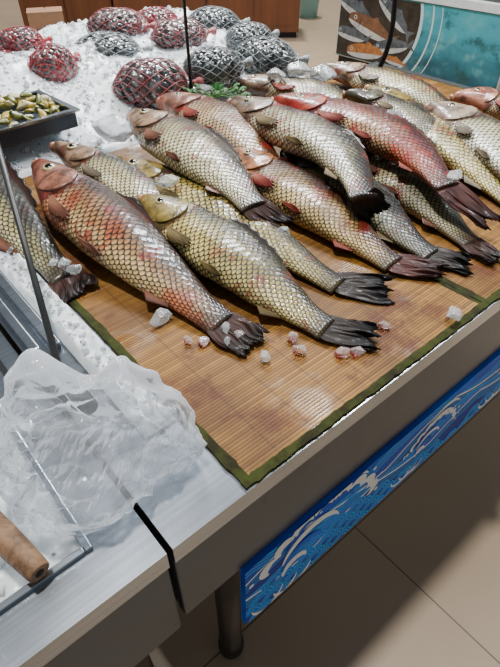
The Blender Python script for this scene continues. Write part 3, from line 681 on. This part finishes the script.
tg = empty('leaning_rod', P(70, 395, TZ+.0), 'slanted grey metal rod with a black form for the dark gap, leaning over the basin at left', 'rod')
m = MB(); m.tube([e0, e0.lerp(e1, .5), e1], [.0046, .0046, .0046], 12); m.build('shaft', TONG, tg, world=True)
gA = P(50, 378, TZ+.045); gB = P(92, 408, TZ+.045); m = MB(); m.tube([gA, gA.lerp(gB, .2), gA.lerp(gB, .8), gB], [.008, .013, .013, .009], 12); m.build('gap_shade', GAPBLK, tg, world=True)  # black form put in for the shade of the dark gap at the rod's foot
hA = P(40, 573, TZ+.02); hB = P(-60, 474, TZ+.03); WOOD = G('handle_wood'); cw = WOOD.coord()
WOOD.set(Base_Color=WOOD.mix(WOOD.ss(WOOD.noise(WOOD.scale(cw, (40, 40, 16)), 1, 5, 0, .7), .35, .65), (.10, .048, .02), (.36, .20, .10)), Roughness=.6); WOOD = WOOD.m
ht = empty('hand_tool', hB.copy(), 'turned brown wooden handle of a tool, bottom left beside the steel rim', 'tool')
m = MB(); m.tube([hA, hA.lerp(hB, .008), hA.lerp(hB, .1), hA.lerp(hB, .3), hA.lerp(hB, .55), hA.lerp(hB, .8), hA.lerp(hB, .95), hB], [.0100, .0110, .0120, .0136, .0140, .0128, .014, .012], 24); ho = m.build('handle', WOOD, ht, world=True)
md = ho.modifiers.new('edge', 'EDGE_SPLIT'); md.split_angle = math.radians(50)
m = MB(); m.tube([hA+(hB-hA)*-.002, hA+(hB-hA)*.004], [.0046, .0046], 12); m.build('end_hole', BLACKM, ht, world=True)
m = MB(); hC = hB+(hB-hA)*.8; m.tube([hB, hB.lerp(hC, .3), hC], [.006, .005, .004], 10); m.build('shank', STEEL, ht, world=True)
CARD = simple('cardboard', (.22, .10, .045), .8, 0, .25, 30)
cb = P(48, 26, TZ+.10); cr = empty('carton', cb, 'small brown carton lying on the ice at the back left', 'carton', rz=.3)
m = MB(); m.box((-.055, -.04, 0), (.055, .04, .045)); m.build('box_body', CARD, cr, smooth=False)
m = MB(); m.box((-.056, -.041, .0455), (-.002, .041, .0475)); m.build('flap', CARD, cr, smooth=False)
m = MB(); m.box((.002, -.041, .0455), (.056, .041, .0475)); m.build('flap', CARD, cr, smooth=False)
# ------------------------------------------------------------------ clear plastic bag
gb = G('clear_plastic'); cb_ = gb.coord(); n1 = gb.noise(gb.scale(cb_, (11, 11, 13)), 1, 2, 2.0, .5); n2 = gb.noise(gb.scale(cb_, (50, 18, 34)), 1, 2, 5.0, .5)
rid = gb.math('ABSOLUTE', gb.math('SUBTRACT', n1, .5)); rid2 = gb.math('ABSOLUTE', gb.math('SUBTRACT', n2, .5))
lw = gb.node('ShaderNodeFresnel'); lw.inputs[0].default_value = 1.45
gb.set(Base_Color=(.90, .92, .95), Roughness=.06, Specular_IOR_Level=1.0); nb2 = gb.bump(gb.math('ADD', rid, gb.math('MULTIPLY', rid2, .4)), .8, .022); gb.t.links.new(nb2, lw.inputs['Normal'])
trl = gb.node('ShaderNodeBsdfTranslucent'); trl.inputs[0].default_value = (.9, .92, .95, 1); mxa = gb.node('ShaderNodeMixShader'); mxa.inputs[0].default_value = .35
gb.t.links.new(gb.b.outputs[0], mxa.inputs[1]); gb.t.links.new(trl.outputs[0], mxa.inputs[2])
tr = gb.node('ShaderNodeBsdfTransparent'); tr.inputs[0].default_value = (.95, .965, .98, 1); mx = gb.node('ShaderNodeMixShader')
fac = gb.math('ADD', .17, gb.math('MULTIPLY', lw.outputs[0], 1.05)); fac = gb.math('ADD', fac, gb.math('MULTIPLY', gb.ss(rid, .02, .0), .22)); fac = gb.math('MINIMUM', fac, .85)
gb.t.links.new(fac, mx.inputs[0]); gb.t.links.new(tr.outputs[0], mx.inputs[1]); gb.t.links.new(mxa.outputs[0], mx.inputs[2]); gb.t.links.new(mx.outputs[0], gb.out.inputs['Surface'])
bc = P(96, 470, TZ+.0); bg = empty('plastic_bag', Vector((bc.x, bc.y, TZ)), 'crumpled clear plastic bag lying over the basin edge and gap', 'bag')
m = MB(); v0, f0 = ico(6); vs = []
for v in v0:
    x, y, z = v; an = math.atan2(y, x)
    lob = 1+.09*math.sin(3*an+.6)+.06*math.sin(5*an+2)
    q = Vector((x*1.4, y*1.4, z*1.4)); rd = .14*mn.noise(q+Vector((3, 1, 7)))
    for k, (f_, a_) in enumerate(((1.2, .26), (2.4, .16), (4.8, .06), (9.5, .015))):
        nv_ = mn.noise(q*f_+Vector((k*7.1, 3.3, 1.7))); rd += a_*(.33-math.sqrt(nv_*nv_+.0008))
    sc = lob*(.88+rd)
    px_, py_, pz_ = x*.112*sc, y*.082*sc, z*.080*sc
    if z > 0: pz_ += z*.055*math.exp(-((x-.5)**2+(y-.4)**2)/.08) + z*.040*math.exp(-((x+.25)**2+(y-.5)**2)/.08) - z*.02*math.exp(-((x-.1)**2+(y-.45)**2)/.03)
    pz_ = max(-.034, pz_)
    vs.append(Vector((px_, py_, pz_+.040)))
R_ = Matrix.Rotation(.12, 3, 'Z'); m.add([R_ @ x for x in vs], f0); body = m.build('bag_body', gb.m, bg)
m = MB(); vs = []; fs = []; nu, nv = 50, 30      # the loose open mouth, flopping to the left
for i in range(nu+1):
    for j in range(nv+1):
        a = -1+2*i/nu; q = j/nv
        x = -.07-.12*q; y = a*(.045+.03*q)-.02*q; z = .055+.018*mn.noise(Vector((a*3, q*4, 2)))+.04*(.3-abs(mn.noise(Vector((a*5, q*3, 5)))))-.02*q*q
        vs.append(R_ @ Vector((x, y, z)))
for i in range(nu):
    for j in range(nv): fs.append((i*(nv+1)+j, (i+1)*(nv+1)+j, (i+1)*(nv+1)+j+1, i*(nv+1)+j+1))
m.add(vs, fs); m.build('bag_mouth', gb.m, bg, recalc=False)
# ------------------------------------------------------------------ room
gf = G('floor_tiles'); cf = gf.coord(); x, y, z = gf.sep(cf)
def ln(s_):
    f_ = gf.math('FRACT', gf.math('ADD', gf.math('DIVIDE', s_, .8), 100.5)); return gf.ss(gf.math('ABSOLUTE', gf.math('SUBTRACT', f_, .5)), .003, .0015)
gr = gf.math('MAXIMUM', ln(x), ln(y)); nf = gf.noise(cf, 3, 5, 1.0)
gf.set(Base_Color=gf.mix(gf.math('MULTIPLY', gr, .8), gf.mix(nf, (.30, .22, .145), (.38, .29, .20)), (.04, .03, .022)), Roughness=gf.math('ADD', .3, gf.math('MULTIPLY', nf, .2)))
m = MB(); m.box((-9, -9, -.05), (9, 9, 0)); fl = m.build('floor', gf.m, None, smooth=False); tag(fl, kind='structure')
fl.location = P(355, 527, 0); fl.rotation_euler = (0, 0, TA)
WALLM = simple('wall_paint', (.55, .53, .48), .7, 0, .05, 4)
m = MB(); m.box((-9, 8.6, 0), (9, 8.7, 3)); w_ = m.build('wall_back', WALLM, None, smooth=False); tag(w_, kind='structure')
# wooden cabinets at the back
gw = G('cabinet_wood'); cw = gw.coord(); nw = gw.noise(gw.scale(cw, (14, 14, 1.2)), 1, 5)
gw.set(Base_Color=gw.mix(nw, (.08, .02, .006), (.25, .08, .026)), Roughness=.35, Coat_Weight=.2); CW = gw.m
def cabinet(x0, y0, ang, w, label, grp='wooden cabinets behind the counter'):
    r_ = empty('wooden_cabinet', (x0, y0, 0), label, 'cabinet', grp, rz=ang)
    m = MB(); m.box((0, 0, .05), (w, .5, .95)); m.build('body', CW, r_, smooth=False)
    m = MB(); m.box((.02, .03, 0), (w-.02, .48, .05)); m.build('plinth', BLACKM, r_, smooth=False)
    m = MB(); m.box((-.0, -.015, .95), (w, .5, .985)); m.build('top', CW, r_, smooth=False)
    dw = w/2
    for k in range(2):
        m = MB(); a, b = k*dw+.012, (k+1)*dw-.012; m.box((a, -.018, .06), (b, 0, .92)); m.box((a+.06, -.026, .12), (b-.06, -.017, .86)); d = m.build('door', CW, r_, smooth=False)
        hx = b-.03 if k == 0 else a+.03; m = MB(); m.tube([(hx, -.02, .5), (hx, -.045, .51), (hx, -.045, .61), (hx, -.02, .62)], .006, 8); m.build('handle', STEEL, d)
c0 = P(302, 38, 0)
for i, lb in enumerate(('reddish wooden cabinet at the right end of its row, beside the open floor', 'reddish wooden cabinet in the middle of the row behind the ice', 'reddish wooden cabinet at the left end of the row behind the ice')):
    cabinet(c0.x-.92*(i+1)-.02, c0.y, 0, .9, lb)
bp = P(308, 17, 0); bk = empty('bucket', bp, 'small pale teal bucket on the floor by the wooden cabinet', 'bucket')
TEALP = simple('teal_plastic', (.25, .50, .52), .4, 0, .1); 
m = MB(); m.lathe([(0, 0), (.10, 0), (.13, .28), (.136, .285), (.136, .30), (.122, .30), (.092, .012), (0, .012)], 28); m.build('pail', TEALP, bk)
m = MB(); m.tube([(.137*math.cos(a), -.01, .28+.09*math.sin(a)) for a in [PI*i/12 for i in range(13)]], .004, 6); m.build('handle', STEEL, bk)
# teal display case
q0 = P(334, 62, 0); q1 = P(470, 98, 0); dd = (q1-q0).normalized(); an = math.atan2(dd.y, dd.x)
dc = empty('display_case', q0, 'teal printed display case with pictures of fish, at the top right', 'display case', rz=an)
gt = G('poster_teal'); ct = gt.coord(); xs, ys, zs = gt.sep(ct); nt_ = gt.noise(ct, 5, 5, 0, .65); nt2 = gt.noise(gt.scale(ct, (3, 3, 9)), 1, 4, 3.0)
tc = gt.mix(gt.ss(gt.math('ADD', zs, gt.math('MULTIPLY', nt2, .5)), .25, .80), (.004, .065, .10), (.05, .36, .44))
tc = gt.mix(gt.math('MULTIPLY', gt.ss(nt_, .5, .68), .65), tc, (.18, .48, .46)); tc = gt.mix(gt.math('MULTIPLY', gt.ss(nt_, .48, .36), .75), tc, (.006, .05, .035))
gt.set(Base_Color=tc, Roughness=.3)
def photo_mat(n, a, b, c_, sc):
    g = G(n); c = g.coord(); x1 = g.noise(c, sc, 5, 1.0, .7); x2 = g.noise(c, sc*3, 3, 4.0)
    col = g.mix(g.ss(x1, .38, .62), a, b); col = g.mix(g.math('MULTIPLY', g.ss(x2, .58, .72), .4), col, c_); g.set(Base_Color=col, Roughness=.3); return g.m
PD = photo_mat('poster_basket', (.012, .012, .012), (.04, .03, .022), (.10, .08, .06), 12); PG = photo_mat('poster_fish_back', (.05, .06, .075), (.11, .13, .15), (.20, .21, .21), 12); PL = photo_mat('poster_fish_belly', (.42, .42, .41), (.60, .59, .56), (.30, .29, .28), 12); PB = photo_mat('poster_fish_brown', (.14, .065, .035), (.22, .10, .05), (.30, .2, .13), 12); PWH = simple('poster_white', (.55, .70, .72), .3, 0, .1)
PO = photo_mat('poster_orange', (.30, .10, .03), (.46, .18, .05), (.5, .35, .22), 20)
HT = .545
m = MB(); m.box((0, .012, .06), (1.5, .7, HT+.01)); m.build('case_body', simple('case_white', (.6, .62, .62), .4), dc, smooth=False)
m = MB(); m.box((.02, .03, 0), (1.48, .68, .06)); m.build('plinth', BLACKM, dc, smooth=False)
m = MB(); m.box((.012, 0, .07), (1.49, .011, HT), mi=5); PY = [-.001]
def disc(cx, cz, r, mi, a0=0, a1=2*PI, ri=0, n=40):
    vs = []; fs = []; PY[0] -= .00005
    for i in range(n+1):
        a = a0+(a1-a0)*i/n
        for rr in (ri, r): vs.append((min(max(cx+rr*math.cos(a), .015), 1.48), PY[0], min(max(cz+rr*math.sin(a), .075), HT-.005)))
    for i in range(n): fs.append((i*2, i*2+1, i*2+3, i*2+2))
    m.add(vs, fs, mi=mi)
def pfish(cx, cz, L, a, mb=1, ml=2):
    ca, sa = math.cos(a), math.sin(a); N = 24
    def pt(px, pz): return (min(max(cx+(px*ca-pz*sa)*L, .015), 1.48), PY[0], min(max(cz+(px*sa+pz*ca)*L, .075), HT-.005))
    def hh(x): return .125*math.sqrt(max(0, 1-((x+.08)/.44)**2))**1.1+.018
    for side, mi in ((1, mb), (-1, ml)):
        PY[0] -= .00005; vs = []; fs = []
        for i in range(N+1):
            x = -.5+.86*i/N; h = hh(x); vs.append(pt(x, -.03)); vs.append(pt(x, side*h if side > 0 else -h*.9))
        for i in range(N): fs.append((i*2, i*2+1, i*2+3, i*2+2))
        m.add(vs, fs, mi=mi)
    PY[0] -= .00005; m.add([pt(.32, 0), pt(.52, .13), pt(.45, 0), pt(.52, -.13)], [(0, 1, 2), (0, 2, 3)], mi=mb)
    PY[0] -= .00005; m.add([pt(-.1, .10), pt(.02, .19), pt(.2, .08)], [(0, 1, 2)], mi=mb)
    PY[0] -= .00005; m.add([pt(-.28, .10), pt(-.25, .0), pt(-.28, -.10), pt(-.265, 0)], [(0, 1, 2, 3)], mi=0)
    disc(*[pt(-.38, .035)[k] for k in (0, 2)], L*.03, 4); disc(*[pt(-.38, .035)[k] for k in (0, 2)], L*.018, 0)
disc(.32, .40, .485, 4, -PI/2, PI/2, .46); disc(.32, .40, .46, 0); disc(.32, .40, .575, 4, -PI/2, PI/2, .562); disc(.32, .40, .645, 4, -PI/2, PI/2, .638)
pfish(.19, .42, .42, -.35); pfish(.56, .42, .40, -.6, 1, 2); pfish(.36, .31, .50, -.25, 3, 2); pfish(.17, .24, .36, -.1, 1, 2); pfish(.58, .22, .38, .2); pfish(.34, .14, .42, .08, 6, 2); pfish(.62, .12, .22, -.1, 6, 2)
m.build('poster_panel', [PD, PG, PL, PB, PWH, gt.m, PO], dc, smooth=False, recalc=False)
m = MB(); m.box((-.015, -.02, HT+.01), (1.515, .05, HT+.06)); m.box((-.015, .65, HT+.01), (1.515, .71, HT+.06)); m.box((-.015, .05, HT+.01), (.05, .65, HT+.06)); m.box((1.45, .05, HT+.01), (1.515, .65, HT+.06)); m.build('top_frame', simple('case_trim', (.7, .74, .74), .3), dc, smooth=False)
m = MB(); m.box((.05, .05, HT+.011), (1.45, .65, HT+.03)); m.build('glass_lid', simple('lid_glass', (.03, .05, .055), .06), dc, smooth=False)
# ------------------------------------------------------------------ light
def area(name, loc, rot, size, e, col=(1, 1, 1), sy=None):
    l = bpy.data.lights.new(name, 'AREA'); l.energy = e; l.size = size; l.color = col
    if sy: l.shape = 'RECTANGLE'; l.size_y = sy
    o = bpy.data.objects.new(name, l); C.objects.link(o); o.location = loc; o.rotation_euler = rot
area('ceiling_lamp_key', (-.3, 3.1, 2.75), (-.55, 0, 0), .9, 110, (.92, .965, 1), .45)
area('ice_fill_added', (.9, 2.0, 2.7), (0, .3, 0), .8, 62, (.92, .965, 1), .5)  # extra fill added to brighten the ice, not an actual ceiling fixture
area('ceiling_lamp_far', (0, 5.6, 2.9), (0, 0, 0), 2.0, 80, (1, .97, .92))
sl_ = bpy.data.lights.new('daylight', 'SUN'); sl_.energy = 3.3; sl_.angle = math.radians(4); sl_.color = (1, .975, .935)
so = bpy.data.objects.new('daylight', sl_); C.objects.link(so); so.location = (0, 3, 5)
so.rotation_euler = Vector((.08, -.13, -1)).to_track_quat('-Z', 'Y').to_euler()
w = bpy.data.worlds.new('world'); bpy.context.scene.world = w; w.use_nodes = True
bgn = w.node_tree.nodes['Background']; bgn.inputs[0].default_value = (.86, .93, 1, 1); bgn.inputs[1].default_value = .22
